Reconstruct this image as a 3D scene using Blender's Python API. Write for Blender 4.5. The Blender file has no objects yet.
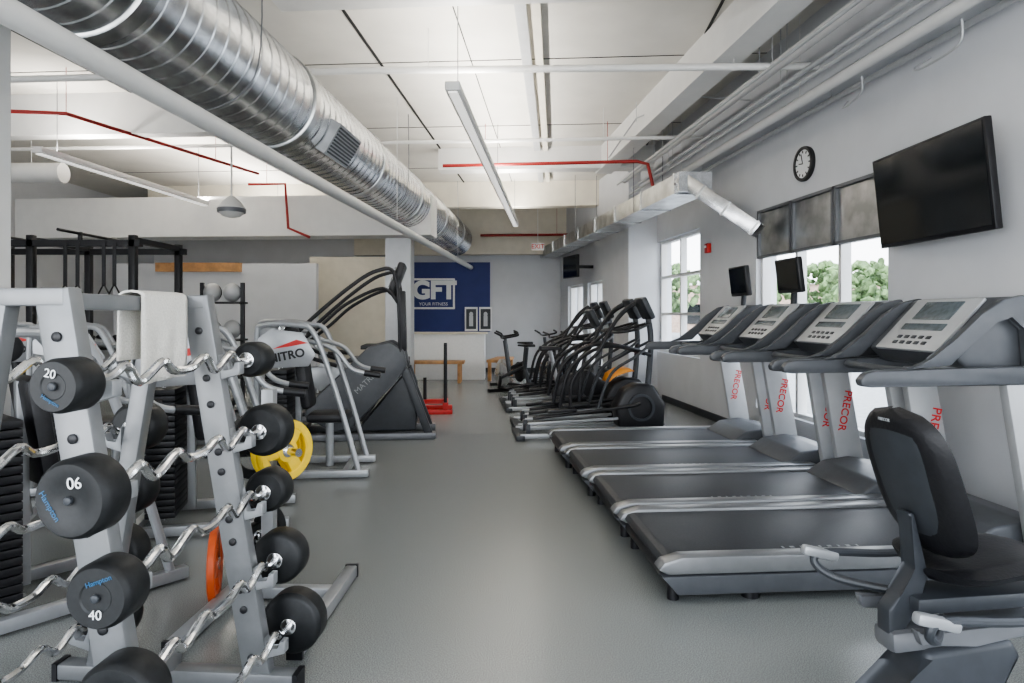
import bpy, bmesh, math, random
from mathutils import Vector, Matrix, Euler
random.seed(3)
sc=bpy.context.scene; COL=sc.collection
try: sc.view_settings.look='AgX - Medium High Contrast'
except Exception: pass
V=Vector
# ---------------- materials ----------------
def mat(name,col,rough=.5,metal=0,noise=0,scale=20,bump=0,emit=0,coat=0):
    m=bpy.data.materials.new(name); m.use_nodes=True; nt=m.node_tree; N=nt.nodes; L=nt.links
    p=N['Principled BSDF']; c=(*col,1)
    p.inputs['Base Color'].default_value=c; p.inputs['Roughness'].default_value=rough; p.inputs['Metallic'].default_value=metal
    if coat: p.inputs['Coat Weight'].default_value=coat
    if emit: p.inputs['Emission Color'].default_value=c; p.inputs['Emission Strength'].default_value=emit
    if noise or bump:
        tc=N.new('ShaderNodeTexCoord'); nz=N.new('ShaderNodeTexNoise'); nz.inputs['Scale'].default_value=scale; nz.inputs['Detail'].default_value=4
        L.new(tc.outputs['Object'],nz.inputs['Vector'])
        if noise:
            r=N.new('ShaderNodeValToRGB'); r.color_ramp.elements[0].position=.38; r.color_ramp.elements[1].position=.62
            r.color_ramp.elements[0].color=(*[x*(1-noise) for x in col],1); r.color_ramp.elements[1].color=(*[min(1,x*(1+noise)) for x in col],1)
            L.new(nz.outputs['Fac'],r.inputs['Fac']); L.new(r.outputs['Color'],p.inputs['Base Color'])
        if bump:
            b=N.new('ShaderNodeBump'); b.inputs['Strength'].default_value=bump; b.inputs['Distance'].default_value=.01
            L.new(nz.outputs['Fac'],b.inputs['Height']); L.new(b.outputs['Normal'],p.inputs['Normal'])
    return m
M_wall=mat('wall_paint',(.58,.59,.61),.75,noise=.02,scale=3)
M_ceil=mat('ceiling_paint',(.61,.59,.545),.8,noise=.03,scale=2.5,bump=.05)
M_white=mat('white_paint',(.64,.635,.62),.5,noise=.02,scale=6)
M_cream=mat('cream_paint',(.66,.62,.53),.7,noise=.03,scale=5)
M_blue=mat('blue_paint',(.025,.04,.17),.6,noise=.04,scale=4)
M_floor=mat('rubber_floor',(.225,.235,.228),.24,noise=.33,scale=200)
M_galv=mat('galvanised_steel',(.64,.65,.66),.25,1,noise=.16,scale=9)
M_galv2=mat('dull_galvanised_steel',(.47,.48,.48),.3,1,noise=.2,scale=5)
M_silver=mat('silver_paint',(.34,.35,.36),.35,.4,noise=.04,scale=12)
M_rail=mat('satin_grey_rail',(.22,.225,.23),.33,.4,noise=.04,scale=12)
M_rack=mat('rack_grey_paint',(.22,.225,.23),.38,.4,noise=.05,scale=12)
M_grey=mat('grey_paint',(.15,.155,.165),.42,.3,noise=.04,scale=12)
M_con=mat('console_grey_plastic',(.075,.08,.088),.42,noise=.06,scale=14)
M_lgrey=mat('light_grey_paint',(.43,.44,.45),.4,.2,noise=.03,scale=9)
M_dgrey=mat('dark_grey_plastic',(.035,.039,.045),.45,noise=.08,scale=15)
M_black=mat('black_plastic',(.010,.010,.012),.42,noise=.1,scale=20)
M_rubber=mat('black_rubber',(.009,.010,.011),.5,noise=.2,scale=60,bump=.05)
M_pad=mat('black_vinyl',(.009,.009,.011),.45,noise=.15,scale=80,bump=.12)
M_belt=mat('belt_rubber',(.032,.035,.04),.5,noise=.15,scale=100,bump=.05)
M_chrome=mat('chrome',(.82,.82,.82),.14,1,noise=.03,scale=10)
M_screen=mat('screen_glass',(.005,.007,.009),.1,noise=.2,scale=3)
M_lcd=mat('lcd',(.09,.11,.12),.25,noise=.2,scale=30)
M_red=mat('red_paint',(.55,.025,.02),.4,noise=.06,scale=10)
M_redpipe=mat('red_pipe',(.30,.02,.016),.5,noise=.06,scale=10)
M_orange=mat('orange_plastic',(.72,.27,.02),.45,noise=.05,scale=10)
M_redpl=mat('red_urethane',(.60,.10,.025),.5,noise=.08,scale=14)
M_yel=mat('yellow_urethane',(.80,.55,.03),.45,noise=.06,scale=14)
M_wood=mat('oak_wood',(.42,.23,.10),.5,noise=.2,scale=7)
M_towel=mat('white_terry',(.70,.68,.63),.95,noise=.06,scale=150,bump=.5)
M_txtw=mat('white_print',(.75,.76,.76),.5,noise=.02,scale=20)
M_txtg=mat('grey_print',(.30,.31,.32),.5,noise=.02,scale=20)
M_txtr=mat('red_print',(.6,.02,.02),.5,noise=.02,scale=20)
M_txtb=mat('blue_print',(.03,.12,.24),.5,noise=.02,scale=20)
M_lamp=mat('lamp_diffuser',(1,.98,.94),.5,noise=.01,scale=5,emit=.8)
M_exit=mat('exit_red',(.6,.04,.03),.5,noise=.01,scale=5,emit=.1)
M_leaf=mat('foliage',(.13,.20,.085),.95,noise=.45,scale=3)
M_bark=mat('bark',(.12,.08,.05),.9,noise=.3,scale=10)
M_asph=mat('asphalt',(.30,.30,.29),.9,noise=.1,scale=10)
M_brick=mat('brick_facade',(.40,.30,.24),.9,noise=.15,scale=4)
M_seam=mat('dark_sealant',(.02,.02,.02),.8,noise=.1,scale=10)
def glassmat():
    m=bpy.data.materials.new('window_glass'); m.use_nodes=True; nt=m.node_tree; N=nt.nodes; L=nt.links
    N.remove(N['Principled BSDF']); t=N.new('ShaderNodeBsdfTransparent'); g=N.new('ShaderNodeBsdfGlossy'); g.inputs['Roughness'].default_value=.03
    x=N.new('ShaderNodeMixShader'); x.inputs[0].default_value=.05
    L.new(t.outputs[0],x.inputs[1]); L.new(g.outputs[0],x.inputs[2]); L.new(x.outputs[0],N['Material Output'].inputs[0]); return m
M_glass=glassmat()
# ---------------- mesh builder ----------------
def catmull(pts,k=6,closed=False):
    P=[V(p) for p in pts]; n=len(P); out=[]
    if n<3: return P
    rng=range(n) if closed else range(n-1)
    for i in rng:
        if closed: a,b,c,d=P[i-1],P[i],P[(i+1)%n],P[(i+2)%n]
        else: a=P[max(i-1,0)];b=P[i];c=P[i+1];d=P[min(i+2,n-1)]
        for j in range(k):
            t=j/k; out.append(.5*((2*b)+(c-a)*t+(2*a-5*b+4*c-d)*t*t+(3*b-a-3*c+d)*t**3))
    if not closed: out.append(P[-1])
    return out
class B:
    def __init__(s): s.b=bmesh.new()
    def _bev(s,vs,bev,seg=2):
        if bev>0:
            es=list({e for v in vs for e in v.link_edges})
            bmesh.ops.bevel(s.b,geom=es,offset=bev,segments=seg,affect='EDGES',profile=.5,clamp_overlap=True)
    def box(s,c,size,rot=(0,0,0),bev=0):
        M=Matrix.Translation(V(c))@Euler(rot).to_matrix().to_4x4()@Matrix.Diagonal((*size,1))
        r=bmesh.ops.create_cube(s.b,size=1,matrix=M); s._bev(r['verts'],bev); return s
    def hexa(s,F,a0,a1,b0,b1,z0,z1,bev=0):
        vs=[s.b.verts.new(F(a,b,z)) for z in (z0,z1) for a,b in ((a0,b0),(a1,b0),(a1,b1),(a0,b1))]
        for f in ((0,1,2,3),(4,5,6,7),(0,1,5,4),(1,2,6,5),(2,3,7,6),(3,0,4,7)): s.b.faces.new([vs[i] for i in f])
        s._bev(vs,bev); return s
    def beam(s,p,q,w,h,bev=.004):
        p=V(p);q=V(q);d=(q-p);l=d.length;d.normalize()
        side=V((0,1,0)) if abs(d.z)>.98 else d.cross(V((0,0,1))).normalized()
        up=side.cross(d).normalized()
        R=Matrix((side,up,d)).transposed().to_4x4()
        M=Matrix.Translation((p+q)/2)@R@Matrix.Diagonal((w,h,l,1))
        r=bmesh.ops.create_cube(s.b,size=1,matrix=M); s._bev(r['verts'],bev); return s
    def lathe(s,p,q,prof,n=24,cap=True):
        p=V(p);d=(V(q)-p).normalized();a=d.orthogonal().normalized();c=d.cross(a);rings=[]
        for t,r in prof:
            rings.append([s.b.verts.new(p+d*t+(a*math.cos(2*math.pi*i/n)+c*math.sin(2*math.pi*i/n))*max(r,.0005)) for i in range(n)])
        for A,C in zip(rings,rings[1:]):
            for i in range(n): s.b.faces.new((A[i],A[(i+1)%n],C[(i+1)%n],C[i]))
        if cap: s.b.faces.new(rings[0]); s.b.faces.new(rings[-1])
        return s
    def cyl(s,p,q,r,r2=None,n=20):
        l=(V(q)-V(p)).length; return s.lathe(p,q,[(0,r),(l,r if r2 is None else r2)],n)
    def disc(s,p,q,r,bev=.01,n=32):
        l=(V(q)-V(p)).length; return s.lathe(p,q,[(0,r-bev),(bev*.4,r-bev*.3),(bev,r),(l-bev,r),(l-bev*.4,r-bev*.3),(l,r-bev)],n)
    def tube(s,pts,r,n=10,k=6,closed=False,smooth=True,sq=1):
        P=catmull(pts,k,closed) if smooth else [V(p) for p in pts]
        m=len(P);prev=None;rings=[]
        for i in range(m):
            if closed: t=P[(i+1)%m]-P[i-1]
            else: t=P[min(i+1,m-1)]-P[max(i-1,0)]
            t.normalize()
            if prev is None: a=t.orthogonal().normalized() if abs(t.z)>.9 else t.cross(V((0,0,1))).normalized()
            else: a=(prev-t*prev.dot(t)).normalized()
            prev=a;c=t.cross(a)
            rings.append([s.b.verts.new(P[i]+a*r*math.cos(2*math.pi*j/n)+c*r*sq*math.sin(2*math.pi*j/n)) for j in range(n)])
        pr=list(zip(rings,rings[1:]))
        if closed: pr.append((rings[-1],rings[0]))
        for A,C in pr:
            for j in range(n): s.b.faces.new((A[j],A[(j+1)%n],C[(j+1)%n],C[j]))
        if not closed: s.b.faces.new(rings[0]); s.b.faces.new(rings[-1])
        return s
    def prism(s,poly,a,b,axis='y',bev=0,seg=2):
        f={'y':lambda u,v,w:(u,w,v),'x':lambda u,v,w:(w,u,v),'z':lambda u,v,w:(u,v,w)}[axis]
        A=[s.b.verts.new(f(u,v,a)) for u,v in poly];C=[s.b.verts.new(f(u,v,b)) for u,v in poly];n=len(poly)
        s.b.faces.new(A);s.b.faces.new(C)
        for i in range(n): s.b.faces.new((A[i],A[(i+1)%n],C[(i+1)%n],C[i]))
        s._bev(A+C,bev,seg); return s
    def sph(s,c,r,n=16,rot=(0,0,0)):
        M=Matrix.Translation(V(c))@Euler(rot).to_matrix().to_4x4()@Matrix.Diagonal((*r,1))
        bmesh.ops.create_uvsphere(s.b,u_segments=n,v_segments=n//2+2,radius=1,matrix=M); return s
def smooth(me,ang=35):
    me.polygons.foreach_set('use_smooth',[True]*len(me.polygons)); me.set_sharp_from_angle(angle=math.radians(ang)); me.update()
def part(name,parent,m,b,label=None):
    bmesh.ops.recalc_face_normals(b.b,faces=b.b.faces)
    me=bpy.data.meshes.new(name); b.b.to_mesh(me); b.b.free(); me.materials.append(m); smooth(me)
    o=bpy.data.objects.new(name,me); COL.objects.link(o)
    if parent: o.parent=parent
    if label:o['label']=label
    return o
def thing(name,label,cat,loc=(0,0,0),rz=0,group=None):
    o=bpy.data.objects.new(name,None); o.empty_display_size=.1; COL.objects.link(o); o.location=loc; o.rotation_euler=(0,0,rz)
    o['label']=label;o['category']=cat
    if group:o['group']=group
    return o
def solo(name,label,cat,m,b,loc=(0,0,0),rz=0,group=None):
    o=part(name,None,m,b); o.location=loc;o.rotation_euler=(0,0,rz);o['label']=label;o['category']=cat
    if group:o['group']=group
    return o
def struct(name,m,b):
    o=part(name,None,m,b);o['kind']='structure';return o
def dup(t,loc,rz=None,label=None,skip=()):
    def rec(o,par):
        c=o.copy(); COL.objects.link(c)
        if par: c.parent=par
        for ch in list(o.children):
            if ch.name.split('.')[0] in skip: continue
            rec(ch,c)
        return c
    n=rec(t,None); n.location=loc
    if rz is not None:n.rotation_euler=(0,0,rz)
    if label:n['label']=label
    return n
def text(parent,s,size,m,loc,rot,name='lettering',sx=1,off=0):
    cu=bpy.data.curves.new('t','FONT');cu.body=s;cu.size=size;cu.align_x='CENTER';cu.align_y='CENTER';cu.extrude=.001;cu.offset=off
    o=bpy.data.objects.new('t',cu);COL.objects.link(o);bpy.context.view_layer.update()
    me=bpy.data.meshes.new_from_object(o);bpy.data.objects.remove(o)
    me.materials.clear();me.materials.append(m)
    o=bpy.data.objects.new(name,me);COL.objects.link(o);o.parent=parent;o.location=loc
    o.rotation_euler=rot;o.scale=(sx,1,1);return o
def A(u,v,z): return V((v*.9977+u*.0678,u*.9977-v*.0678,z))
def W(s,o,z): return V((3.6-.0995*s-.995*o,.995*s-.0995*o,z))
C=4.1
# ---------------- shell ----------------
struct('floor',M_floor,B().prism([(-9.2,-1.5),(4.1,-1.5),(2.3,17.2),(-9.2,17.2)],-.12,0,'z'))
struct('ceiling',M_ceil,B().prism([(-9.2,-1.5),(4.1,-1.5),(2.3,17.2),(-9.2,17.2)],C,C+.15,'z'))
def wallopen(name,F,s0,s1,o0,o1,z0,z1,ops,m):
    b=B();cur=s0
    for a,c,l,h in sorted(ops):
        b.hexa(F,cur,a,o0,o1,z0,z1)
        if l>z0:b.hexa(F,a,c,o0,o1,z0,l)
        if h<z1:b.hexa(F,a,c,o0,o1,h,z1)
        cur=c
    b.hexa(F,cur,s1,o0,o1,z0,z1); return struct(name,m,b)
wallopen('wall_right',W,-1.5,11.45,-.25,0,0,C,[(.2,2.9,.35,2.62),(5.4,7.7,.35,2.62),(9.4,11.3,.8,2.66)],M_wall)
def W2(s,o,z):
    d=V((-.145,.989));p=V((1.98,11.4))+d*s+V((-.989,-.145))*o;return V((p.x,p.y,z))
wallopen('wall_right_far',W2,0,5.2,-.25,0,0,C,[(1.5,2.6,0,2.1),(3.0,4.4,.0,2.1)],M_wall)
wallopen('wall_back_fill_limit',lambda a,b,z:V((a,b-1.4,z)),-9.2,3.9,-.2,0,0,C,[(-8.0,3.2,.3,3.3)],M_wall)  # unseen wall added behind the camera, opening sized to limit frontal sky fill
struct('wall_pillar',M_wall,B().hexa(W,11.3,11.6,-.1,.5,0,C))
struct('wall_far',M_wall,B().box((-3.4,16.7,C/2),(11.6,.2,C)))
struct('wall_far_blue',M_blue,B().box((-1.7,16.56,1.87),(2.3,.06,1.74)))
struct('wall_left',M_wall,B().box((-9.1,7.8,C/2),(.2,18.6,C)))
struct('wall_partition',M_wall,B().box((-6.0,13.4,1.23),(4.1,.15,2.46)))
struct('wall_partition_cream',M_cream,B().box((-3.6,14.6,1.35),(1.7,.15,2.7)))
struct('wall_column',M_lgrey,B().box((-1.9,11.2,1.36),(.42,.42,2.72)))
struct('wall_column_near',M_white,B().box((-2.77,3.3,C/2),(.3,.3,C)))
n=0
def trim(m,b):
    global n;n+=1;return struct('trim_%d'%n,m,b)
trim(M_white,B().hexa(A,10.4,10.9,-9,-2.0,2.7,3.35))
trim(M_white,B().hexa(A,10.5,10.8,-1.9,2.6,3.75,4.1))
trim(M_cream,B().hexa(A,16.0,16.3,-5,2.2,2.9,4.1))
trim(M_cream,B().hexa(A,13.2,13.5,-8.5,2.2,3.6,4.1))
trim(M_white,B().hexa(A,4.9,5.15,-2.2,3.3,3.85,4.1))
trim(M_white,B().hexa(A,7.6,7.8,-8.9,-2.9,3.6,4.1))
for v in (-5.1,-1.87,1.41): trim(M_seam,B().hexa(A,2,16,v-.012,v+.012,C-.012,C+.01))
for v in (-3.5,-.9,3.0): trim(M_seam,B().hexa(A,2,16,v-.005,v+.005,C-.008,C+.01))
trim(M_lgrey,B().hexa(A,4,13,-.36,-.26,C-.07,C+.01)); trim(M_cream,B().hexa(A,4,13,-.22,-.14,C-.07,C+.01))
for u in (6.9,9.3,11.9): trim(M_seam,B().hexa(A,u,u+.008,-8.8,3,C-.006,C+.01))
trim(M_wall,B().hexa(W,-1.4,11.2,-.02,.32,3.45,4.1))
trim(M_white,B().hexa(W,-1.4,11.0,.88,1.14,3.74,4.1))
trim(M_wood,B().box((-6.3,13.28,2.38),(1.7,.12,.18)))
struct('baseboard_right',M_dgrey,B().hexa(W,-1.4,11.0,-.0,.02,0,.1))
struct('baseboard_far',M_dgrey,B().box((-3.4,16.52,.05),(11,.04,.1)))
def window(name,F,s0,s1,z0,z1,mv,mh):
    b=B();t=.045
    for a in [s0,s1-t]+[s0+(s1-s0)*k-t/2 for k in mv]: b.hexa(F,a,a+t,-.16,-.06,z0,z1)
    for z in [z0,z1-t]+[z0+(z1-z0)*k for k in mh]: b.hexa(F,s0,s1,-.155,-.065,z,z+t)
    o=struct(name,M_white,b)
    part('pane',o,M_glass,B().hexa(F,s0+.02,s1-.02,-.115,-.11,z0+.02,z1-.02));return o
window('window_1',W,5.4,7.7,.35,2.62,(.33,.66),(.42,))
window('window_2',W,9.4,11.3,.8,2.66,(.5,),(.33,.66))
window('window_3',W2,3.0,4.4,.0,2.1,(.5,),(.5,))
window('door_1',W2,1.5,2.6,0,2.1,(.5,),(.45,))
window('window_4',W,.2,2.9,.35,2.62,(.33,.66),(.42,))
for i in (0,1,2):
    s=5.42+i*.76
    t=thing('window_shade_panel','brushed grey metal panel closing the upper window','window panel',W(s+.37,-.05,2.07),0,'metal panels over the window')
    base=t.location.copy()
    F=lambda a,b_,z:W(a,b_,z)-base
    part('panel',t,M_galv2,B().hexa(F,s+.03,s+.71,-.06,-.03,2.09,2.60))
    b=B()
    for x in ((s,s+.03),(s+.71,s+.74)): b.hexa(F,x[0],x[1],-.06,.0,2.07,2.62)
    for z in (2.07,2.59): b.hexa(F,s,s+.74,-.06,.0,z,z+.03)
    part('frame',t,M_grey,b)
# outside
struct('ground',M_asph,B().box((36,22,-.3),(66,90,.2)))
def tree(x,y,h,r):
    t=thing('tree','leafy green tree standing beyond the parking lot','tree',(x,y,-.2),0,'trees outside the windows')
    part('trunk',t,M_bark,B().cyl((0,0,0),(0,0,h*.6),.18,.1))
    b=B()
    for i in range(260):
        a=random.uniform(0,6.28);rr=r*math.sqrt(random.random());zz=random.uniform(-1,1)
        k=math.sqrt(1-zz*zz*.8);q=random.uniform(.04,.13)*r
        b.sph((rr*k*math.cos(a),rr*k*math.sin(a),h*.66+zz*h*.3),(q,q*1.5,q*.6),5,(random.random()*2,random.random()*2,0))
    part('canopy',t,M_leaf,b)
for x,y,h,r in ((18,33,4.4,2.2),(22.5,35,5.0,2.5),(27,36,4.6,2.4),(13.5,37,4.2,2.2),(31,32,5.0,2.5),(26,27,4.0,2.0),(10.5,46,5.2,2.6),(16,48,6,2.8),(36,37,6,2.8),(19,39,4.8,2.4)): tree(x,y,h,r)
bd=thing('building','low brick commercial building across the street','building',(24,62,-.2),-.2)
part('facade',bd,M_brick,B().box((0,0,2.2),(34,6,4.4)));part('roof_edge',bd,M_white,B().box((0,0,4.5),(34.4,6.4,.3)))
for i in range(9): part('shop_window',bd,M_screen,B().box((-14+i*3.5,-3.02,1.7),(2.2,.1,1.8)))
# ---------------- ducts, pipes ----------------
D=solo
dt=thing('spiral_duct','large round galvanised spiral air duct under the ceiling','air duct',A(.2,-2.4,3.22))
prof=[];x=0
while x<15.2:
    prof+=[(x,.395),(x+.125,.395),(x+.132,.401),(x+.143,.401)];x+=.15
part('duct_body',dt,M_galv,B().lathe((0,0,0),A(1,0,0),prof,48))
for u in (3.0,5.2,7.4,9.6,11.8,14): 
    part('joint_band',dt,M_galv2,B().lathe(A(u,0,0)-A(.06,0,0),A(u+.1,0,0),[(0,.40),(.01,.415),(.11,.415),(.12,.40)],48))
for u in (4.1,8.5,12.9): part('hanger_strap',dt,M_grey,B().tube([A(u,.42,.88),A(u,.42,0),A(u,.3,-.3),A(u,0,-.42),A(u,-.3,-.3),A(u,-.42,0),A(u,-.42,.88)],.005,k=4))
G_=lambda a,b_,z:A(5.55+a,0,0)+A(0,.36,-.2)+A(0,b_*.86+z*.5,z*.86-b_*.5)
gf=part('grille',dt,M_silver,B().hexa(G_,0,.62,-.06,.06,-.15,.15))
for i in range(9): part('louvre',gf,M_dgrey,B().hexa(G_,.03,.59,.05,.07,-.13+i*.03,-.115+i*.03))
def pipe(name,label,cat,m,pts,r,sm=False,hang=(),n=12):
    b=B().tube(pts,r,n=n,smooth=sm)
    for p in hang: b.cyl(p,(p[0],p[1],C+.01),.004,n=6)
    return D(name,label,cat,m,b)
pipe('conduit_pipe','long white painted pipe hung beneath the round duct','pipe',M_white,[A(.3,-2.13,2.6),A(16.3,-2.13,2.6)],.056,hang=[A(u,-1.96,2.6) for u in (8,13)])
pipe('sprinkler_pipe','white pipe running across below the ceiling','pipe',M_white,[A(6.1,-8.8,3.72),A(6.1,-1.9,3.72),A(6.0,2.3,3.62),A(6.0,2.4,3.5)],.033,hang=[A(6.1,v,3.68) for v in (-6,-1.2,1.6)])
pipe('sprinkler_pipe','slim white pipe running across below the ceiling','pipe',M_white,[A(8.6,-8.8,3.7),A(8.6,2.0,3.7)],.025,hang=[A(8.6,v,3.7) for v in (-4,.6)])
pipe('sprinkler_pipe','red sprinkler pipe crossing under the ceiling','pipe',M_redpipe,[A(9.2,-1.6,3.52),A(9.2,1.1,3.54),A(9.2,1.25,3.5),A(9.2,1.32,3.2)],.024,hang=[A(9.2,-1.0,3.52),A(9.2,.7,3.53)])
pipe('sprinkler_pipe','thin red pipe with couplings under the ceiling','pipe',M_redpipe,[A(6.6,-6.2,3.6),A(6.8,-5.3,3.6),A(9.9,-4.6,3.6)],.022,hang=[A(6.8,-5.3,3.6),A(9.0,-4.8,3.6)])
pipe('sprinkler_pipe','red riser pipe dropping beside the beam','pipe',M_redpipe,[A(10.2,-4.9,3.5),A(10.2,-4.3,3.5),A(10.2,-4.25,2.8),A(10.2,-3.9,2.65)],.022,hang=[A(10.2,-4.6,3.5)])
pipe('sprinkler_pipe','red pipe across the rear ceiling','pipe',M_redpipe,[A(15.5,-1.8,3.3),A(15.5,1.2,3.3)],.03,hang=[A(15.5,0,3.3)])
for o_,z,r,m in ((.42,3.33,.045,M_white),(.54,3.5,.025,M_lgrey),(.68,3.62,.05,M_white),(.12,3.36,.025,M_lgrey),(.80,3.55,.015,M_lgrey),(.60,3.38,.018,M_lgrey)):
    pipe('wall_pipe','white painted pipe following the window wall','pipe',m,[W(-1.2,o_,z),W(10.9,o_,z)],r,hang=[W(s,o_,z) for s in (3,6,9)])
pipe('round_duct','small white round duct near the ceiling','air duct',M_white,[(-8.95,9.2,3.4),(-6.25,9.2,3.4)],.14,hang=[(-6.7,9.2,3.4)],n=20)
pipe('conduit','white electrical conduit bent along the ceiling','conduit',M_lgrey,[A(9,.7,3.55),A(8.4,1.0,3.9),A(7.6,1.5,3.9),A(7.2,2.2,3.7)],.010,hang=[A(8.4,1.0,3.85)])
pipe('conduit','thin curved conduit loop beside the window wall pipes','conduit',M_lgrey,[W(4.2,.36,3.28),W(4.25,.34,3.14),W(4.6,.32,3.12),W(4.8,.22,3.2),W(4.85,.06,3.3)],.008,sm=True)
pipe('conduit','thin curved conduit loop beside the window wall pipes','conduit',M_lgrey,[W(5.2,.36,3.28),W(5.25,.34,3.16),W(5.6,.26,3.16),W(5.85,.06,3.3)],.008,sm=True)
sd=thing('rectangular_duct','long rectangular galvanised supply duct beside the windows','air duct',(2.1,7.7,2.95))
q=V((-1.2,8.7,0));F=lambda a,b_,z:q.normalized()*a+V((.99,.135,0))*b_+V((0,0,z))
part('duct_body',sd,M_galv2,B().hexa(F,0,8.8,-.2,.2,-.11,.11))
for a in (0,1.2,2.4,3.6,4.8,6,7.2): part('joint_flange',sd,M_galv,B().hexa(F,a,a+.03,-.215,.215,-.125,.125))
for a in (1.5,5.0):
    for sgn in (-.21,.21): part('hanger_rod',sd,M_grey,B().cyl(F(a,sgn,-.1),F(a,sgn,1.15),.005,n=6))
el_=part('drop_elbow',sd,M_galv,B().beam((-.12,.02,.07),(.62,-.42,-.60),.26,.16,.004).box((.0,-.04,0),(.38,.22,.22)))
for f in (.3,.62,.97):
    p=V((-.12,.02,.07)).lerp(V((.62,-.42,-.60)),f);dd=V((.74,-.44,-.67)).normalized()*.012;part('seam_ring',el_,M_galv2,B().beam(p-dd,p+dd,.275,.175,0))
def fixture(u0,u1,v,z,lab,up):
    L=u1-u0;t=thing('linear_light',lab,'ceiling light',A(u0,v,z),0,'suspended linear lights')
    t.rotation_euler=(0,0,-.0678)
    part('housing',t,M_white,B().box((0,L/2,.045),(.12,L,.07),bev=.005))
    part('diffuser',t,M_lamp,B().box((0,L/2,.003),(.07,L-.06,.012)))
    for y in (.3,L/2,L-.3): part('suspension_cable',t,M_grey,B().cyl((0,y,.08),(0,y,C-z+.01),.004,n=6))
    ld=bpy.data.lights.new('lamp','AREA');ld.shape='RECTANGLE';ld.size=.1;ld.size_y=L;ld.energy=L*up;ld.color=(1,.96,.90)
    lo=bpy.data.objects.new('lamp',ld);COL.objects.link(lo);lo.parent=t;lo.location=(0,L/2,.09);lo.rotation_euler=(math.pi,0,0)  # uplight added above the housing to brighten the ceiling, hidden from below
fixture(5.2,13.3,-.83,3.2,'long white linear light hanging over the walkway',28)
fixture(6.9,13.5,-5.72,3.2,'long white linear light hanging over the weight area',38)
fixture(.3,3.6,1.3,3.5,'long white linear light near the ceiling',16)
gl=thing('pendant_lamp','white domed pendant lamp on a thin stem','lamp',(-3.4,8.0,C))
part('stem',gl,M_white,B().cyl((0,0,-1.25),(0,0,0),.012,n=8).disc((0,0,-.04),(0,0,0),.06))
part('lamp_shade',gl,M_white,B().lathe((0,0,-1.5),(0,0,0),[(0,.04),(.02,.1),(.08,.16),(.12,.16),(.2,.1),(.26,.03)],24))
part('grille_ring',gl,M_grey,B().lathe((0,0,-1.44),(0,0,0),[(0,.163),(.04,.168),(.05,.163)],24))
# ---------------- TV, clock ----------------
tv=thing('television','large black flat television on a tilting wall bracket','television',(2.98,4.66,1.97),0)
tv.rotation_euler=(0,math.radians(-6),.02)
part('bezel',tv,M_black,B().box((0,0,.33),(.05,1.22,.70),bev=.008))
part('screen',tv,M_screen,B().box((-.027,0,.335),(.004,1.18,.65)))
part('wall_bracket',tv,M_black,B().box((.06,0,.38),(.1,.3,.35)).box((.09,.0,.45),(.1,.08,.08)))
t2=thing('television','small black television on a wall arm','television',(1.2,13.4,2.15),.3)
part('bezel',t2,M_black,B().box((0,0,.25),(.05,.75,.45),bev=.006)); part('screen',t2,M_screen,B().box((-.027,0,.25),(.004,.71,.41)));part('wall_bracket',t2,M_black,B().beam((.0,0,.25),(.44,-.1,.25),.06,.06))
ck=thing('wall_clock','round black framed wall clock with white face','clock',W(6.63,0,2.93),.1)
part('clock_frame',ck,M_black,B().lathe((0,0,0),(-1,0,0),[(0,.17),(.03,.175),(.045,.17),(.045,.145),(.03,.14)],40))
cf=part('clock_face',ck,M_txtw,B().cyl((-.025,0,0),(-.032,0,0),.142,n=40))
for i in range(12):
    a=i*math.pi/6;part('hour_mark',cf,M_black,B().beam((-.035,.105*math.sin(a),.105*math.cos(a)),(-.035,.13*math.sin(a),.13*math.cos(a)),.004,.012,0))
part('clock_hand',ck,M_black,B().beam((-.038,0,0),(-.038,.03,.1),.004,.008,0));part('clock_hand',ck,M_black,B().beam((-.038,0,0),(-.038,.07,.01),.004,.01,0))
fa=thing('fire_alarm','small red fire alarm on the window wall','fire alarm',W(9.05,0,2.25),.1)
part('housing',fa,M_red,B().box((-.03,0,.08),(.06,.1,.13),bev=.008));part('strobe_lens',fa,M_txtw,B().box((-.065,0,.1),(.02,.05,.03),bev=.004))
ex=thing('exit_sign','exit sign hanging from the ceiling','sign',A(14.6,-.42,2.93),0)
part('housing',ex,M_txtw,B().box((0,0,0),(.28,.04,.16),bev=.004).cyl((0,0,.07),(0,0,C-2.93),.006,n=6));text(ex,'EXIT',.14,M_exit,(0,-.025,0),(math.pi/2,0,0))
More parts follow.
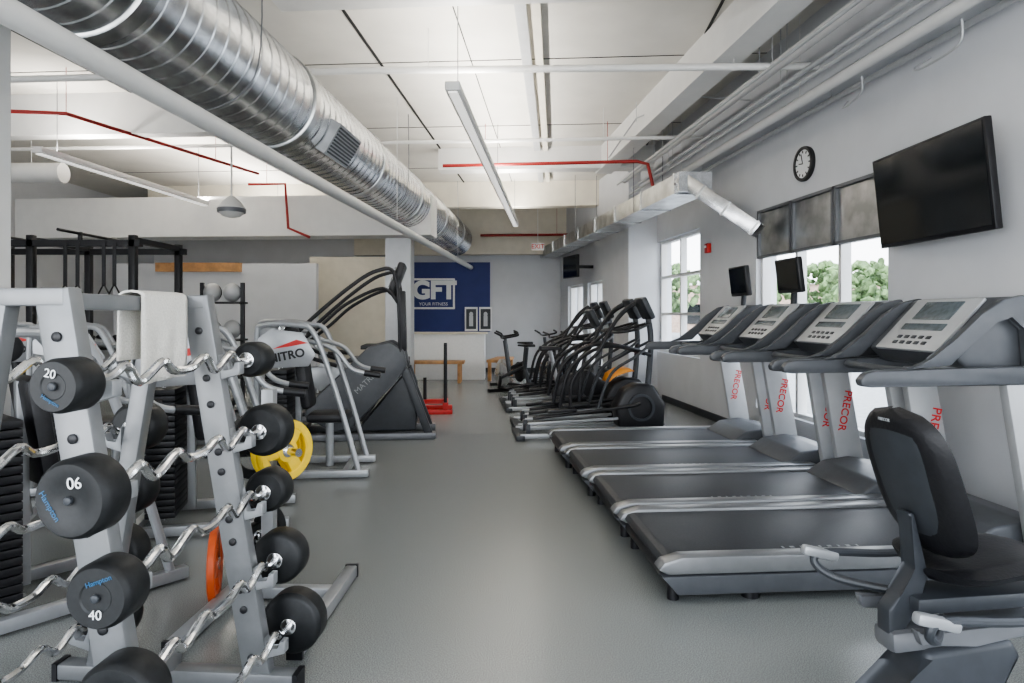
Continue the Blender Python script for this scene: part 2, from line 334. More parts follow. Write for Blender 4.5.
# ---------------- treadmill ----------------
tm=thing('treadmill','silver and charcoal treadmill with black belt facing the window','treadmill',(.68,3.66,0),.075,'row of treadmills')
for s in (-1,1):
    y0,y1=(.35,.45) if s>0 else (-.45,-.35)
    part('side_rail',tm,M_rail,B().prism([(.05,.15),(.0,.175),(.03,.21),(.12,.235),(1.9,.235),(1.9,.15)],y0,y1,'y',.010))
    part('side_skirt',tm,M_con,B().prism([(.10,.05),(.02,.14),(1.95,.145),(1.95,.05)],y0+.002,y1-.002,'y',.004))
    for x,r in ((.5,.045),(.1,.03)): part('support_foot',tm,M_black,B().cyl((x,s*.36,0),(x,s*.36,.07),r))
    up=part('upright',tm,M_lgrey,B().prism([(1.98,.16),(2.19,.16),(2.02,1.1),(1.82,1.1)],s*.39-.03,s*.39+.03,'y',.01))
    text(up,'PRECOR',.085,M_txtr,(2.01,s*.39-.032,.68),(math.pi/2,math.radians(101),0),off=.001)
    part('handrail',tm,M_con,B().prism([(1.04,1.09),(1.07,1.125),(1.13,1.14),(1.5,1.145),(2.02,1.16),(2.02,1.06),(1.1,1.055),(1.05,1.06)],s*.40-.03,s*.40+.03,'y',.012))
    part('console_wing',tm,M_con,B().prism([(1.30,1.14),(1.44,1.19),(1.57,1.30),(1.70,1.42),(1.82,1.50),(1.94,1.525),(2.03,1.42),(2.06,1.2),(2.02,1.08),(1.95,1.12),(1.95,1.35),(1.87,1.42),(1.78,1.39),(1.64,1.26),(1.54,1.16)],s*.385-.022,s*.385+.022,'y',.01))
part('running_belt',tm,M_belt,B().prism([(.06,.15),(.03,.18),(.05,.212),(.09,.218),(1.8,.218),(1.8,.15)],-.35,.35,'y',.004))
b=B()
for i in range(9): b.box((.70+i*.05,-.30,.2195),(.022 if i%2 else .010,.022,.002))
part('belt_marking',tm,M_txtg,b)
part('rear_roller_cover',tm,M_black,B().cyl((.08,-.34,.13),(.08,.34,.13),.045).box((1.0,0,.11),(1.86,.66,.06)))
part('motor_hood',tm,M_con,B().prism([(1.68,.22),(1.82,.31),(2.02,.335),(2.22,.30),(2.3,.2),(2.28,.05),(1.68,.05)],-.35,.35,'y',.02,3))
con=part('console',tm,M_con,B().prism([(1.66,1.14),(1.58,1.22),(1.87,1.51),(1.95,1.52),(2.0,1.40),(2.0,1.12)],-.35,.35,'y',.02,3))
rt=(0,-math.atan2(.32,.31),0)
c=V((1.715,0,1.36));nn=V((-.72,0,.69))
part('display_panel',con,M_lgrey,B().box(c+nn*.006,(.40,.52,.02),rt,.006))
part('display_screen',con,M_lcd,B().box(c+nn*.018+V((.07,0,.072)),(.14,.30,.008),rt,.003));part('display_screen',con,M_lcd,B().box(c+nn*.018+V((-.02,0,-.02)),(.05,.34,.006),rt,.002))
for i in range(5):
    for j in range(2): part('key',con,M_dgrey,B().box(c+nn*.018+V((-.075-.03*j,-.12+.06*i,-.078-.031*j)),(.022,.035,.008),rt,.002))
part('front_crossbar',tm,M_con,B().tube([(1.5,-.36,1.12),(1.42,-.3,1.12),(1.38,0,1.12),(1.42,.3,1.12),(1.5,.36,1.12)],.022))
TM=[tm]
for i,(x,y) in enumerate(((.60,4.60),(.50,5.55),(.40,6.5))):
    TM.append(dup(tm,(x,y,0),.075,None))
for t in TM[2:]:
    t['label']='silver and charcoal treadmill with small screen above the console'
    part('screen_mount',t,M_dgrey,B().beam((1.93,0,1.45),(1.95,0,1.75),.06,.03))
    ps=part('personal_screen',t,M_black,B().box((1.9,0,1.76),(.05,.40,.30),(0,-.12,0),.012))
    part('screen_face',ps,M_screen,B().box((1.872,0,1.764),(.004,.36,.25),(0,-.12,0)))
# ---------------- recumbent bike ----------------
rb=thing('recumbent_bike','black and charcoal recumbent exercise bike with padded seat','exercise bike',(1.27,2.10,0),.14)
def pad(b,path,wfun,th,cup=.03):
    n=len(path);m=13;top=[];bot=[]
    for i,(x,z) in enumerate(path):
        a=path[max(i-1,0)];c=path[min(i+1,n-1)];d=V((c[0]-a[0],c[1]-a[1])).normalized();nx,nz=-d.y,d.x;w=wfun(i/(n-1));R1=[];R2=[]
        for j in range(m):
            t=-1+2*j/(m-1);e=math.sqrt(max(0,1-abs(t)**4))*math.sqrt(max(.02,1-abs(2*i/(n-1)-1)**6));cv=cup*t*t
            for R,s in ((R1,1),(R2,-1)): R.append(b.b.verts.new((x+nx*(s*th/2*e+cv),w*t,z+nz*(s*th/2*e+cv))))
        top.append(R1);bot.append(R2)
    for i in range(n-1):
        for j in range(m-1):
            b.b.faces.new((top[i][j],top[i][j+1],top[i+1][j+1],top[i+1][j]));b.b.faces.new((bot[i][j],bot[i+1][j],bot[i+1][j+1],bot[i][j+1]))
        for j in (0,m-1): b.b.faces.new((top[i][j],bot[i][j],bot[i+1][j],top[i+1][j]))
    for i in (0,n-1):
        for j in range(m-1): b.b.faces.new((top[i][j],top[i][j+1],bot[i][j+1],bot[i][j]))
rw=lambda t:.18*(max(.0,1-abs(2*t-1)**4.5))**.5*(.93+.1*math.sin(t*3.1))+.012
K=24
pth=[(.09-.16*t-.01*math.sin(t*math.pi),.655+.47*t) for t in [i/K for i in range(K+1)]]
b=B();pad(b,pth,rw,.065,-.02);br=part('backrest',rb,M_pad,b)
b=B();pad(b,[(x-.026,z) for x,z in pth[3:-3]],lambda t:rw(.12+.76*t)*.78,.024,-.02);part('mesh_panel',br,M_dgrey,b)
b=B();pad(b,[(.02+.48*t,.605+.02*math.sin(t*3)) for t in [i/18 for i in range(19)]],lambda t:(.215-.07*t)*(max(.05,1-abs(2*t-1)**5))**.5,.065);part('seat',rb,M_pad,b)
text(br,'PRECOR',.014,M_txtg,(-.096,0.0,1.09),(math.pi/2,0,-math.pi/2))
part('seat_bracket',rb,M_dgrey,B().prism([(-.06,.40),(.0,.5),(.04,.60),(-.01,.80),(-.035,.80),(.0,.62),(-.06,.54),(-.10,.5),(-.10,.42)],-.03,.03,'y',.010).box((.2,0,.52),(.46,.14,.05),bev=.01))
for s in (-1,1):
    part('side_handle',rb,M_dgrey,B().tube([(.02,s*.10,.50),(-.10,s*.22,.50),(-.16,s*.265,.54),(-.12,s*.27,.575),(.12,s*.27,.56),(.36,s*.26,.57)],.014))
    part('hand_grip',rb,M_silver,B().box((-.14,s*.268,.575),(.14,.035,.035),(0,.25,0),.012))
    part('side_bracket',rb,M_grey,B().prism([(-.08,.44),(-.10,.49),(.0,.47),(.34,.50),(.36,.46),(.1,.43)],s*.13-.015,s*.13+.015,'y',.008))
part('rail',rb,M_grey,B().beam((-.10,0,.40),(1.35,0,.47),.10,.07,.02))
part('base_frame',rb,M_dgrey,B().prism([(-.46,.03),(-.40,.09),(-.20,.14),(-.04,.28),(.0,.38),(.30,.40),(.34,.34),(.20,.20),(.24,.10),(1.3,.09),(1.3,.03)],-.07,.07,'y',.025,3))
for x in (-.44,1.1): part('stabilizer_foot',rb,M_black,B().box((x,0,.035),(.1,.56,.07),bev=.025))
part('drive_housing',rb,M_dgrey,B().prism([(.75,.12),(.7,.35),(.85,.55),(1.1,.6),(1.3,.5),(1.38,.2),(1.3,.08)],-.11,.11,'y',.03,3))
for s,x,z in ((-1,1.08,.25),(1,.82,.47)):
    part('crank',rb,M_grey,B().disc((.95,s*.11,.36),(.95,s*.14,.36),.05).beam((.95,s*.15,.36),(x,s*.15,z),.02,.035))
    part('pedal',rb,M_black,B().box((x,s*.21,z),(.1,.1,.03),bev=.008))
part('console_mast',rb,M_grey,B().tube([(1.25,0,.5),(1.2,0,.85),(1.05,0,1.1)],.035))
part('console',rb,M_black,B().box((1.0,0,1.18),(.06,.34,.26),(0,.4,0),.015))
for s in (-1,1): part('console_handle',rb,M_black,B().tube([(1.05,s*.1,1.05),(.95,s*.25,1.0),(.88,s*.27,1.12)],.016))
# ---------------- barbell rack ----------------
RZ=-.085;RC=V((-1.32,2.2,0))
def RL(x,y,z): return Matrix.Rotation(RZ,4,'Z')@V((x,y,z))+RC
rk=thing('barbell_rack','grey steel double-sided barbell rack with angled uprights','barbell rack',RC,RZ,)
tiers=[1.24,.96,.705,.44,.185]
legx=lambda z:.33-.25*z/1.49
for yy in (-.35,.35):
    for s in (1,-1):
        u_=part('upright',rk,M_rack,B().beam((s*legx(0),yy,.03),(s*legx(1.49),yy,1.49),.055,.105 if s>0 else .07,.008))
        for zt in tiers:
            x=s*(legx(zt)+.05)
            part('saddle_hook',u_,M_silver,B().prism([(x,zt-.07),(x+s*.085,zt-.045),(x+s*.085,zt-.0),(x+s*.065,zt),(x+s*.06,zt-.03),(x+s*.02,zt-.035),(x,zt+.03)],yy-.02,yy+.02,'y',.003))
        if s>0:
            for zt in [t+.12 for t in tiers]+[t-.06 for t in tiers]:
                x=legx(zt);part('bolt',u_,M_black,B().lathe((x,yy-.026,zt),(x,yy-.04,zt),[(0,.014),(.008,.014),(.011,.009)],12))
    part('top_plate',rk,M_rack,B().box((0,yy,1.47),(.24,.06,.05),bev=.006))
    part('floor_foot',rk,M_rack,B().box((0,yy,.035),(.95,.07,.06),bev=.008))
    for s in (-.48,.48): part('foot_cap',rk,M_black,B().box((s,yy,.035),(.02,.075,.068)))
part('top_crossbar',rk,M_rack,B().box((0.03,0,1.46),(.06,.66,.05),bev=.006));part('lower_crossbar',rk,M_rack,B().box((0,0,.12),(.06,.66,.06),bev=.006))
def barbell(x,z,r,num,th=.11,yaw=0):
    t=thing('ez_curl_barbell','chrome zigzag curl barbell with round black rubber heads','barbell',RL(x,0.02,z),RZ+yaw,'curl barbells on the rack')
    pts=[(0,-.50),(0,-.36),(.03,-.29),(-.02,-.21),(.03,-.12),(.0,-.05),(.0,.05),(.03,.12),(-.02,.21),(.03,.29),(0,.36),(0,.5)]
    part('bar',t,M_chrome,B().tube([(a*.3,y,a*1.1) for a,y in pts],.0145,k=4))
    for s in (-1,1):
        h=part('weight_head',t,M_rubber,B().lathe((0,s*.44,0),(0,s*(.44+th),0),[(0,r*.82),(.008,r*.93),(.02,r),(th-.02,r),(th-.008,r*.95),(th,r*.88),(th,r*.5),(th-.003,r*.45)],40))
        part('collar_ring',t,M_chrome,B().disc((0,s*.425,0),(0,s*.44,0),.032,.003))
        part('end_cap',t,M_dgrey,B().disc((0,s*(.44+th-.006),0),(0,s*(.447+th),0),.011,.003))
        if num and s<0:
            y=-.4405-th;hp=math.pi/2
            if num=='20': text(h,num,r*.45,M_txtw,(-.1*r,y,r*.45),(hp,.2,0));text(h,'Hampton',r*.2,M_txtb,(-r*.1,y,-r*.5),(hp,.5,0))
            if num=='90': text(h,num,r*.40,M_txtw,(.15*r,y,r*.45),(hp,math.pi-.1,0));text(h,'Hampton',r*.22,M_txtb,(-r*.5,y,-r*.15),(hp,1.0,0))
            if num=='40': text(h,num,r*.40,M_txtw,(.0,y,-r*.5),(hp,0,0));text(h,'Hampton',r*.22,M_txtb,(r*.1,y,r*.5),(hp,-.35,0))
    return t
spec=[(.071,'20',-.01,0),(.103,'90',-.02,-.005),(.085,'40',.035,.008),(.105,'',.03,.005),(.122,'',0,0)]
for i,(r,nm,yw,dz) in enumerate(spec):
    zt=tiers[i]+dz;x=legx(zt)+.098
    barbell(x,zt,r,nm,yaw=yw)
    barbell(-x,zt-dz,[.09,.10,.105,.11,.12][i],'')
b=B();n1,n2=14,26;G=[]
for i in range(n1+1):
    row=[]
    for j in range(n2+1):
        t=j/n2;y=.03+.25*i/n1
        if t<.42: x=.066+.008*math.sin(i*1.1)*(.42-t)*2;z=1.185+t/.42*.30
        elif t<.58: a=(t-.42)/.16*math.pi;x=.03+.036*math.cos(a);z=1.487+.010*math.sin(a)
        else: x=-.008-.010*math.sin(i*.9+1)*(t-.58);z=1.485-(t-.58)/.42*.22
        row.append(b.b.verts.new((x,y*(1+.04*math.sin(t*5)),z+.01*(i/n1)*(t<.3))))
    G.append(row)
for i in range(n1):
    for j in range(n2): b.b.faces.new((G[i][j],G[i+1][j],G[i+1][j+1],G[i][j+1]))
tw=solo('towel','white terry towel draped over the top of the rack','towel',M_towel,b,RC,RZ)
md=tw.modifiers.new('s','SOLIDIFY');md.thickness=.008;md.offset=1
# plate tree
TX=-1.22
pt=thing('plate_tree','silver floor stand with pegs holding weight plates','weight plate rack',(TX,3.1,0),-.03)
for x in (-.18,.34):
    part('floor_runner',pt,M_silver,B().box((x,.05,.04),(.06,.85,.06),bev=.006))
    for y in (.48,-.38): part('runner_cap',pt,M_black,B().box((x,y,.04),(.066,.02,.066)))
part('floor_crossbar',pt,M_silver,B().box((.08,.2,.04),(.5,.06,.055),bev=.006))
part('post',pt,M_silver,B().beam((0,.2,.06),(0,.2,1.05),.06,.06))
ea=-.6;E=V((math.cos(ea),math.sin(ea),0));pc=V((0,.2,0))
for z in (.30,.76):
    for s in (-1,1): part('peg',pt,M_chrome,B().cyl(pc+E*s*.03+V((0,0,z)),pc+E*s*.24+V((0,0,z)),.02))
def plate(m,label,x,y,z,r,th,rz=0,grp='weight plates on the stand'):
    t=thing('weight_plate',label,'weight plate',(x,y,z),rz,grp)
    b=B()
    b.lathe((-th/2,0,0),(th/2,0,0),[(0,r*.76),(0,r*.97),(.006,r),(th-.006,r),(th,r*.97),(th,r*.76),(th-.006,r*.72),(.006,r*.72),(0,r*.76)],40,False)
    b.lathe((-th/2,0,0),(th/2,0,0),[(0,.026),(0,r*.36),(.005,r*.38),(th-.005,r*.38),(th,r*.36),(th,.026),(0,.026)],32,False)
    for k in range(3):
        a=k*2*math.pi/3+.5; d=V((0,math.sin(a),math.cos(a))); b.beam(d*r*.34,d*r*.75,th*.8, r*.42,.003)
    part('disc',t,m,b)
    part('hub_ring',t,M_chrome,B().lathe((-th/2-.002,0,0),(th/2,0,0),[(0,.021),(0,.032),(th+.004,.032),(th+.004,.021)],24,False))
    return t
def onpeg(m,l,d,z,r,th): 
    p=V((TX,3.1,0))+pc+E*d; plate(m,l,p.x,p.y,z,r,th,ea)
onpeg(M_yel,'bright yellow grip plate on a peg',.09,.76,.15,.04);onpeg(M_yel,'bright yellow grip plate on a peg',.14,.76,.15,.04)
onpeg(M_rubber,'black rubber weight plate on a peg',-.10,.76,.17,.045);onpeg(M_rubber,'black rubber weight plate on a low peg',-.10,.30,.17,.045)
plate(M_redpl,'orange red weight plate standing on the floor',-1.475,3.28,.185,.185,.035,.3,'weight plates on the floor')
# ---------------- strength machines ----------------
def machine(x,y,rz,lab):
    t=thing('strength_machine',lab,'weight machine',(x,y,0),rz,'weight stack machines')
    part('base_frame',t,M_silver,B().beam((-.5,-.3,.045),(.5,-.3,.045),.06,.06).beam((-.5,.3,.045),(.5,.3,.045),.06,.06).beam((-.45,-.3,.05),(-.45,.3,.05),.05,.05).beam((.3,-.3,.05),(.3,.3,.05),.05,.05))
    for s in (-1,1):
        part('frame_tube',t,M_silver,B().tube([(-.44,s*.3,.05),(-.44,s*.3,.6),(-.44,s*.3,1.22),(-.38,s*.3,1.33),(-.1,s*.3,1.33),(.05,s*.3,1.24),(.24,s*.3,.7),(.42,s*.3,.05)],.024,n=10))
    part('top_crossbar',t,M_silver,B().cyl((-.35,-.3,1.33),(-.35,.3,1.33),.025))
    b=B()
    for i in range(20): b.box((-.30,0,.12+i*.042),(.18,.44,.036),bev=.003)
    part('weight_stack',t,M_black,b)
    for y_ in (-.1,.1): part('guide_rod',t,M_chrome,B().cyl((-.30,y_,.06),(-.30,y_,1.34),.014))
    part('stack_post',t,M_chrome,B().cyl((-.30,0,.9),(-.30,0,1.2),.03))
    part('pulley',t,M_black,B().disc((-.22,-.02,1.26),(-.22,.02,1.26),.07))
    sp_=part('shroud_panel',t,M_silver,B().prism([(-.42,.96),(-.42,1.22),(-.32,1.30),(-.05,1.27),(.06,1.08),(.0,.98)],-.345,-.33,'y',.004))
    text(sp_,'NITRO',.10,M_black,(-.18,-.349,1.07),(math.pi/2,-.2,0),off=.003);part('emblem',sp_,M_red,B().prism([(-.30,1.13),(-.1,1.21),(.0,1.18),(-.16,1.15)],-.349,-.345,'y'))
    part('seat',t,M_pad,B().box((.12,0,.5),(.36,.34,.08),bev=.03));part('back_pad',t,M_pad,B().box((-.1,0,.85),(.09,.30,.55),(0,-.15,0),.035))
    part('seat_post',t,M_silver,B().cyl((.12,0,.05),(.12,0,.48),.035));part('back_post',t,M_silver,B().beam((-.15,0,.1),(-.16,0,1.1),.05,.05))
    for s in (-1,1): la=part('lever_arm',t,M_silver,B().tube([(-.05,s*.22,1.2),(.2,s*.25,1.12),(.35,s*.25,.95),(.5,s*.24,.9)],.02));part('hand_grip',la,M_black,B().cyl((.46,s*.24,.91),(.6,s*.24,.89),.028))
    return t
m1=machine(-2.04,4.55,.25,'light grey weight machine with angled NITRO shroud')
m2=dup(m1,(-1.78,6.0,0),.1,'light grey weight machine with NITRO shroud')
dup(m1,(-3.5,5.6,0),.5);dup(m1,(-3.2,6.9,0),.2);dup(m1,(-2.9,9.0,0),.0);dup(m1,(-4.8,6.6,0),.6)
m5=dup(m1,(-2.3,3.35,0),.9,'grey weight machine behind the barbell rack',skip=('shroud_panel',))
# ---------------- stair climber ----------------
st=thing('stair_climber','grey and black stair climbing machine with tall handrails','stair climber',(-2.40,7.7,0),.12)
for s in (-1,1):
    sh_=part('side_shroud',st,M_con,B().prism([(.36,.10),(.04,.28),(.06,.40),(.74,1.06),(.98,1.12),(1.14,1.02),(1.18,.84),(1.05,.66),(.56,.14)],s*.32-.04,s*.32+.04,'y',.025,3))
    if s<0: text(sh_,'MATRIX',.09,M_txtg,(.72,-.362,.66),(math.pi/2,-.78,0))
    part('motor_cover',st,M_dgrey,B().prism([(.60,.10),(1.04,.62),(1.2,.82),(1.28,.6),(1.28,.10)],s*.27-.04,s*.27+.04,'y',.02,3))
    part('shroud_trim',st,M_silver,B().prism([(.22,.56),(.04,.74),(.1,.84),(.42,.84),(.48,.80)],s*.33-.03,s*.33+.03,'y',.01))
    part('handrail',st,M_black,B().tube([(-.1,s*.38,1.05),(.0,s*.38,1.25),(.5,s*.38,1.70),(.85,s*.38,1.92),(1.05,s*.36,1.84),(1.1,s*.34,1.0)],.022))
    part('lower_handrail',st,M_black,B().tube([(-.1,s*.37,1.05),(.2,s*.36,1.28),(.5,s*.36,1.54),(.9,s*.36,1.72),(1.08,s*.35,1.55)],.02))
    part('rail_strut',st,M_black,B().tube([(-.1,s*.38,1.05),(.1,s*.38,.95),(.4,s*.36,.85)],.022))
    part('base_foot',st,M_grey,B().box((.70,s*.3,.04),(1.6,.1,.08),bev=.015))
    part('support_leg',st,M_dgrey,B().beam((1.42,s*.3,.06),(1.12,s*.3,.85),.08,.09))
for i in range(6): part('step',st,M_black,B().box((.02+i*.15,0,.30+i*.15),(.24,.58,.045),bev=.008))
part('riser_panel',st,M_black,B().prism([(.3,.2),(.2,.30),(1.0,1.0),(1.1,.9),(.7,.2)],-.22,.22,'y'))
sc_=part('console',st,M_black,B().box((1.05,0,1.84),(.09,.5,.4),(0,.35,0),.03).beam((1.12,0,1.0),(1.1,0,1.7),.3,.08));part('console_screen',sc_,M_screen,B().box((1.0,0,1.86),(.01,.36,.25),(0,.35,0)))
part('entry_step',st,M_black,B().box((-.12,0,.1),(.25,.6,.06),bev=.01).box((-.12,0,.04),(.2,.5,.08)))
# ---------------- sled ----------------
sl=thing('push_sled','red push sled with black upright handles','weight sled',(-1.28,9.7,0),.1)
for y in (-.25,.25): part('skid',sl,M_red,B().beam((-.35,y,.03),(.4,y,.03),.09,.06))
part('cross_frame',sl,M_red,B().box((.3,0,.13),(.08,.56,.06)).box((-.25,0,.13),(.08,.56,.06)).box((0,0,.15),(.6,.1,.06)).box((.3,-.25,.08),(.06,.06,.1)).box((.3,.25,.08),(.06,.06,.1)).box((-.25,-.25,.08),(.06,.06,.1)).box((-.25,.25,.08),(.06,.06,.1)))
for s in (-1,1): part('push_post',sl,M_black,B().cyl((.3,s*.22,.14),(.3,s*.22,1.0),.025));part('push_post',sl,M_black,B().cyl((-.25,s*.2,.14),(-.25,s*.2,.8),.022))
part('plate_post',sl,M_black,B().cyl((0,0,.16),(0,0,.5),.025))
# ---------------- ellipticals ----------------
el=thing('elliptical_trainer','black elliptical trainer with curved moving handles','elliptical trainer',(.12,7.72,0),.09,'row of elliptical trainers')
for s in (-1,1):
    part('ramp_rail',el,M_silver,B().beam((.05,s*.16,.17),(1.1,s*.16,.22),.045,.03))
    part('base_rail',el,M_silver,B().beam((-.05,s*.27,.05),(1.75,s*.27,.05),.05,.05))
    part('ramp_support',el,M_dgrey,B().beam((.05,s*.16,.04),(.05,s*.16,.17),.05,.05))
    part('pedal_arm',el,M_black,B().tube([(.1,s*.2,.24),(.6,s*.2,.29),(1.2,s*.2,.36),(1.35,s*.22,.40)],.02))
    part('foot_pedal',el,M_black,B().box((.55+.12*s,s*.2,.33),(.34,.14,.04),(0,-.05,0),.015))
    part('moving_handle',el,M_black,B().tube([(.62+.1*s,s*.26,.36),(.66+.1*s,s*.28,.7),(.84,s*.29,1.0),(1.02+.06*s,s*.29,1.22),(1.2+.08*s,s*.27,1.45),(1.36+.08*s,s*.24,1.56)],.022))
    part('lower_link',el,M_black,B().tube([(.4,s*.24,.36),(.52,s*.25,.8),(.85,s*.24,1.04),(1.2,s*.2,1.04),(1.5,s*.1,.95)],.022))
    part('side_link',el,M_dgrey,B().tube([(.85,s*.24,.36),(1.0,s*.26,.75),(1.3,s*.24,.95),(1.54,s*.08,1.1)],.018))
part('front_housing',el,M_black,B().prism([(1.12,.10),(1.08,.35),(1.18,.54),(1.34,.62),(1.54,.60),(1.68,.38),(1.66,.08)],-.14,.14,'y',.04,3))
part('flywheel_ring',el,M_dgrey,B().lathe((1.38,-.145,.34),(1.38,-.16,.34),[(0,.16),(.02,.16),(.02,.13),(0,.13)],32,False))
for x in (-.05,1.75): part('cross_foot',el,M_dgrey,B().box((x,0,.03),(.1,.62,.06),bev=.01))
part('mast',el,M_dgrey,B().tube([(1.5,0,.56),(1.54,0,1.1),(1.5,0,1.42)],.035))
ec=part('console',el,M_dgrey,B().box((1.46,0,1.5),(.07,.38,.28),(0,-.45,0),.025));part('console_screen',ec,M_lcd,B().box((1.42,0,1.515),(.01,.27,.17),(0,-.45,0)))
part('fixed_handle',el,M_black,B().tube([(1.5,-.08,1.32),(1.3,-.2,1.25),(1.1,-.16,1.22),(1.1,.16,1.22),(1.3,.2,1.25),(1.5,.08,1.32)],.016))
e2=dup(el,(.10,8.45,0),.09,'black elliptical trainer with orange accent on its housing')
dup(el,(-.02,9.9,0),.09);dup(el,(-.08,10.6,0),.09)
part('accent_cover',e2,M_orange,B().prism([(1.10,.56),(1.14,.66),(1.26,.73),(1.40,.74),(1.46,.70),(1.34,.69),(1.2,.64),(1.14,.57)],-.155,.155,'y',.008))
ub=thing('upright_bike','black upright exercise bike with low saddle','exercise bike',(.45,9.18,0),.09)
part('housing',ub,M_black,B().prism([(.15,.12),(.1,.35),(.25,.58),(.6,.66),(.85,.5),(.9,.15)],-.1,.1,'y',.04,3))
part('base_bar',ub,M_dgrey,B().beam((-.2,0,.06),(1.0,0,.06),.1,.06))
for x in (-.2,1.0): part('stabilizer_foot',ub,M_dgrey,B().box((x,0,.03),(.09,.5,.06),bev=.01))
part('seat_post',ub,M_silver,B().cyl((.2,0,.4),(.08,0,.92),.03));part('saddle',ub,M_pad,B().prism([(-.08,.92),(-.06,.99),(.22,.98),(.25,.94)],-.11,.11,'y',.03))
part('mast',ub,M_grey,B().tube([(.7,0,.55),(.78,0,1.0),(.72,0,1.3)],.035));uc=part('console',ub,M_dgrey,B().box((.68,0,1.38),(.07,.36,.26),(0,-.45,0),.02));part('console_screen',uc,M_lcd,B().box((.64,0,1.395),(.01,.26,.16),(0,-.45,0)))
part('handlebar',ub,M_black,B().tube([(.5,-.24,1.25),(.42,-.22,1.12),(.7,-.08,1.15),(.7,.08,1.15),(.42,.22,1.12),(.5,.24,1.25)],.017))
for s,x,z in ((-1,.62,.22),(1,.38,.46)): part('crank',ub,M_grey,B().beam((.5,s*.12,.34),(x,s*.12,z),.02,.035));part('pedal',ub,M_black,B().box((x,s*.18,z),(.1,.1,.03)))
# ---------------- spin bikes ----------------
sb=thing('spin_bike','black indoor cycling bike with chrome flywheel','exercise bike',(.1,11.8,0),2.2,'row of indoor cycling bikes')
part('frame',sb,M_dgrey,B().tube([(-.4,0,.1),(-.2,0,.5),(.25,0,.35),(.5,0,.25)],.04,smooth=False).tube([(-.2,0,.3),(-.28,0,.85)],.03,smooth=False).tube([(.25,0,.35),(.4,0,.95)],.035,smooth=False))
part('flywheel',sb,M_chrome,B().disc((.48,-.025,.32),(.48,.025,.32),.22));part('chain_guard',sb,M_black,B().disc((0,-.06,.36),(0,-.03,.36),.14))
part('saddle',sb,M_pad,B().prism([(-.42,.86),(-.4,.91),(-.12,.90),(-.1,.87)],-.09,.09,'y',.02));part('handlebar',sb,M_black,B().tube([(.4,-.22,1.1),(.25,-.2,1.05),(.42,-.05,1.0),(.42,.05,1.0),(.25,.2,1.05),(.4,.22,1.1)],.018))
part('base_bar',sb,M_black,B().beam((-.45,0,.05),(.55,0,.05),.06,.05).beam((.55,0,.05),(.48,0,.3),.1,.04))
for x in (-.45,.55): part('stabilizer_foot',sb,M_black,B().box((x,0,.03),(.08,.5,.06)))
dup(sb,(1.0,12.2,0),2.2);dup(sb,(.1,12.95,0),2.2);dup(sb,(.85,13.5,0),2.0)
# ---------------- far end ----------------
sg=thing('wall_sign','white framed sign with GFT letters on the blue wall','sign',(-1.96,16.5,1.95))
part('board',sg,M_blue,B().box((0,0,.0),(1.05,.04,.75)));
part('frame',sg,M_txtw,B().box((0,-.02,.36),(1.05,.04,.05)).box((0,-.02,-.36),(1.05,.04,.05)).box((-.51,-.02,0),(.05,.04,.75)).box((.51,-.02,0),(.05,.04,.75)))
text(sg,'GFT',.60,M_txtw,(0.02,-.045,.07),(math.pi/2,0,0),off=.03);text(sg,'YOUR FITNESS',.11,M_txtw,(0,-.045,-.26),(math.pi/2,0,0))
for i in (0,1):
    p_=thing('poster','small framed black and white poster','poster',(-1.02+i*.36,16.5,1.32),0,'posters on the blue wall')
    part('frame',p_,M_txtw,B().box((0,0,0),(.32,.03,.60)));pr_=part('print',p_,M_dgrey,B().box((0,-.018,-.0),(.25,.008,.50)));part('figure_print',pr_,M_lgrey,B().sph((0,-.022,.12),(.05,.004,.06)).box((0,-.022,-.05),(.1,.004,.26)))
dk=thing('reception_desk','white reception desk with a pale worktop','desk',(-1.45,14.7,0))
part('body',dk,M_txtw,B().box((0,0,.5),(1.7,.5,1.0),bev=.01));part('worktop',dk,M_cream,B().box((0,0,1.02),(1.8,.6,.04),bev=.006))
bn=thing('bench','plain wooden bench with square legs','bench',(-1.6,13.9,0),0,'wooden benches')
part('seat',bn,M_wood,B().box((0,0,.43),(1.2,.4,.06),bev=.005))
for x in (-.5,.5):
    for y in (-.15,.15): part('leg',bn,M_wood,B().box((x,y,.2),(.07,.07,.4)))
dup(bn,(-.25,14.7,0),1.4)
solo('floor_mat','dark floor mat at the entrance','mat',M_dgrey,B().box((0,0,.008),(1.3,1.0,.015)),(.55,15.4,0))
# ---------------- left background ----------------
pr=thing('power_rack','tall black steel squat rack with pull-up bars','squat rack',(-5.4,8.6,0))
for x in (-1.6,-.5,.75):
    for y in (-.5,.6): part('upright',pr,M_black,B().box((x,y,1.2),(.08,.08,2.4),bev=.004).box((x,y,.01),(.16,.16,.02)))
for y in (-.5,.6): part('top_beam',pr,M_black,B().box((-.4,y,2.3),(2.5,.08,.08)))
for x in (-1.6,-.5,.75): part('side_beam',pr,M_black,B().box((x,.05,2.34),(.07,1.1,.07)));part('lower_side_beam',pr,M_black,B().box((x,.05,.2),(.06,1.1,.06)))
for x in (-1.1,.1): part('pull_up_bar',pr,M_black,B().cyl((x,-.9,2.42),(x,.6,2.42),.018).beam((x,-.5,2.3),(x,-.5,2.44),.04,.04))
ss=None
for x in (-5.45,-5.3,-4.98,-4.85):
    if ss is None:
        ss=thing('suspension_strap','black hanging suspension strap with handle','training strap',(x,8.05,1.75),0,'suspension straps')
        part('strap',ss,M_black,B().box((0,0,.29),(.045,.008,.54)));part('handle',ss,M_black,B().tube([(0,0,.05),(-.08,0,-.1),(.08,0,-.1)],.014,closed=True,smooth=False))
    else: dup(ss,(x,8.05,1.75))
wb=thing('ball_stand','black steel exercise ball storage stand','storage rack',(-4.3,9.8,0))
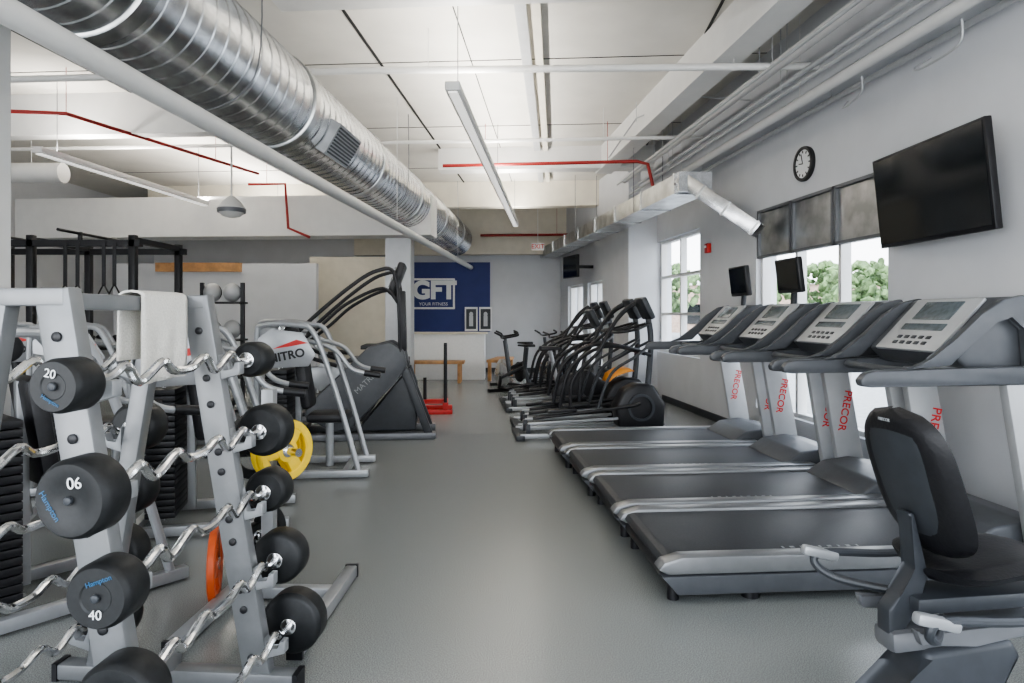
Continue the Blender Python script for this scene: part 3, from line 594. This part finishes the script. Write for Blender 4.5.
for x in (-.3,.3): part('post',wb,M_black,B().box((x,0,.95),(.05,.05,1.9)).box((x,0,.02),(.06,.4,.04)))
for z in (.5,1.05,1.6): part('shelf',wb,M_black,B().box((0,0,z),(.62,.34,.03)))
bl=None
for z in (.5,1.05,1.6):
    for x in (-.145,.145):
        if bl is None:
            bl=thing('exercise_ball','pale grey leather exercise ball on the stand','ball',(-4.3+x,9.8,z+.155),0,'balls on the storage stand')
            part('shell',bl,M_lgrey,B().sph((0,0,0),(.13,.13,.14),20));part('seam_band',bl,M_dgrey,B().lathe((0,-.01,0),(0,.01,0),[(0,.131),(0,.1335),(.02,.1335),(.02,.131)],24,False))
        else: dup(bl,(-4.3+x,9.8,z+.155))
dr=thing('dumbbell_rack','black two-tier dumbbell rack','dumbbell rack',(-6.2,10.0,0))
for y,z in ((0,.5),(.1,.95)): part('shelf',dr,M_black,B().box((0,y,z),(2.6,.4,.04),(.2,0,0)))
for x in (-1.25,1.25): part('leg',dr,M_black,B().box((x,.15,.55),(.08,.08,1.1)).box((x,0,.03),(.1,.6,.06)).box((x,.05,.5),(.06,.3,.05)).box((x,.1,.92),(.06,.3,.05)))
db=None
for j,(y,z) in enumerate(((9.97,.60),(10.07,1.05))):
    for i in range(10):
        if db is None:
            db=thing('dumbbell','black rubber dumbbell with chrome handle','dumbbell',(-7.35,y,z),0,'dumbbells on the rack')
            part('handle',db,M_chrome,B().cyl((0,-.1,0),(0,.1,0),.016));part('weight_head',db,M_rubber,B().disc((0,-.16,0),(0,-.07,0),.065));part('weight_head',db,M_rubber,B().disc((0,.07,0),(0,.16,0),.065))
        else: dup(db,(-7.35+i*.25,y,z))
fb=thing('weight_bench','black padded weight bench on a grey frame','bench',(-3.7,4.3,0),.4)
part('pad',fb,M_pad,B().box((0,0,.45),(1.1,.28,.08),bev=.03));part('frame',fb,M_silver,B().beam((-.45,0,.36),(.45,0,.36),.06,.06).beam((-.45,0,.05),(-.4,0,.38),.06,.06).beam((.45,0,.05),(.4,0,.38),.06,.06))
for x in (-.47,.47): part('foot',fb,M_silver,B().box((x,0,.03),(.06,.5,.06)))
# ---------------- light ----------------
w=bpy.data.worlds.new('World');sc.world=w;w.use_nodes=True;nt=w.node_tree;bg=nt.nodes['Background']
tc=nt.nodes.new('ShaderNodeTexCoord');sp=nt.nodes.new('ShaderNodeSeparateXYZ');rp=nt.nodes.new('ShaderNodeValToRGB')
nt.links.new(tc.outputs['Generated'],sp.inputs[0]);nt.links.new(sp.outputs['Z'],rp.inputs[0]);nt.links.new(rp.outputs[0],bg.inputs[0])
e=rp.color_ramp.elements;e[0].position=0;e[0].color=(.96,.98,1,1);e[1].position=.7;e[1].color=(.70,.82,1,1)
bg.inputs[1].default_value=6.2
s=bpy.data.lights.new('sun','SUN');s.energy=5;s.angle=.05;so=bpy.data.objects.new('sun',s);COL.objects.link(so);so.rotation_euler=(math.radians(40),0,math.radians(10))
# ---------------- camera ----------------
cd=bpy.data.cameras.new('cam');cam=bpy.data.objects.new('cam',cd);COL.objects.link(cam);cam.location=(0,0,1.42);cam.rotation_euler=(math.pi/2,0,0)
cd.lens=23.2;cd.sensor_width=36;cd.shift_y=-26.5/1024;cd.clip_start=.05;sc.camera=cam
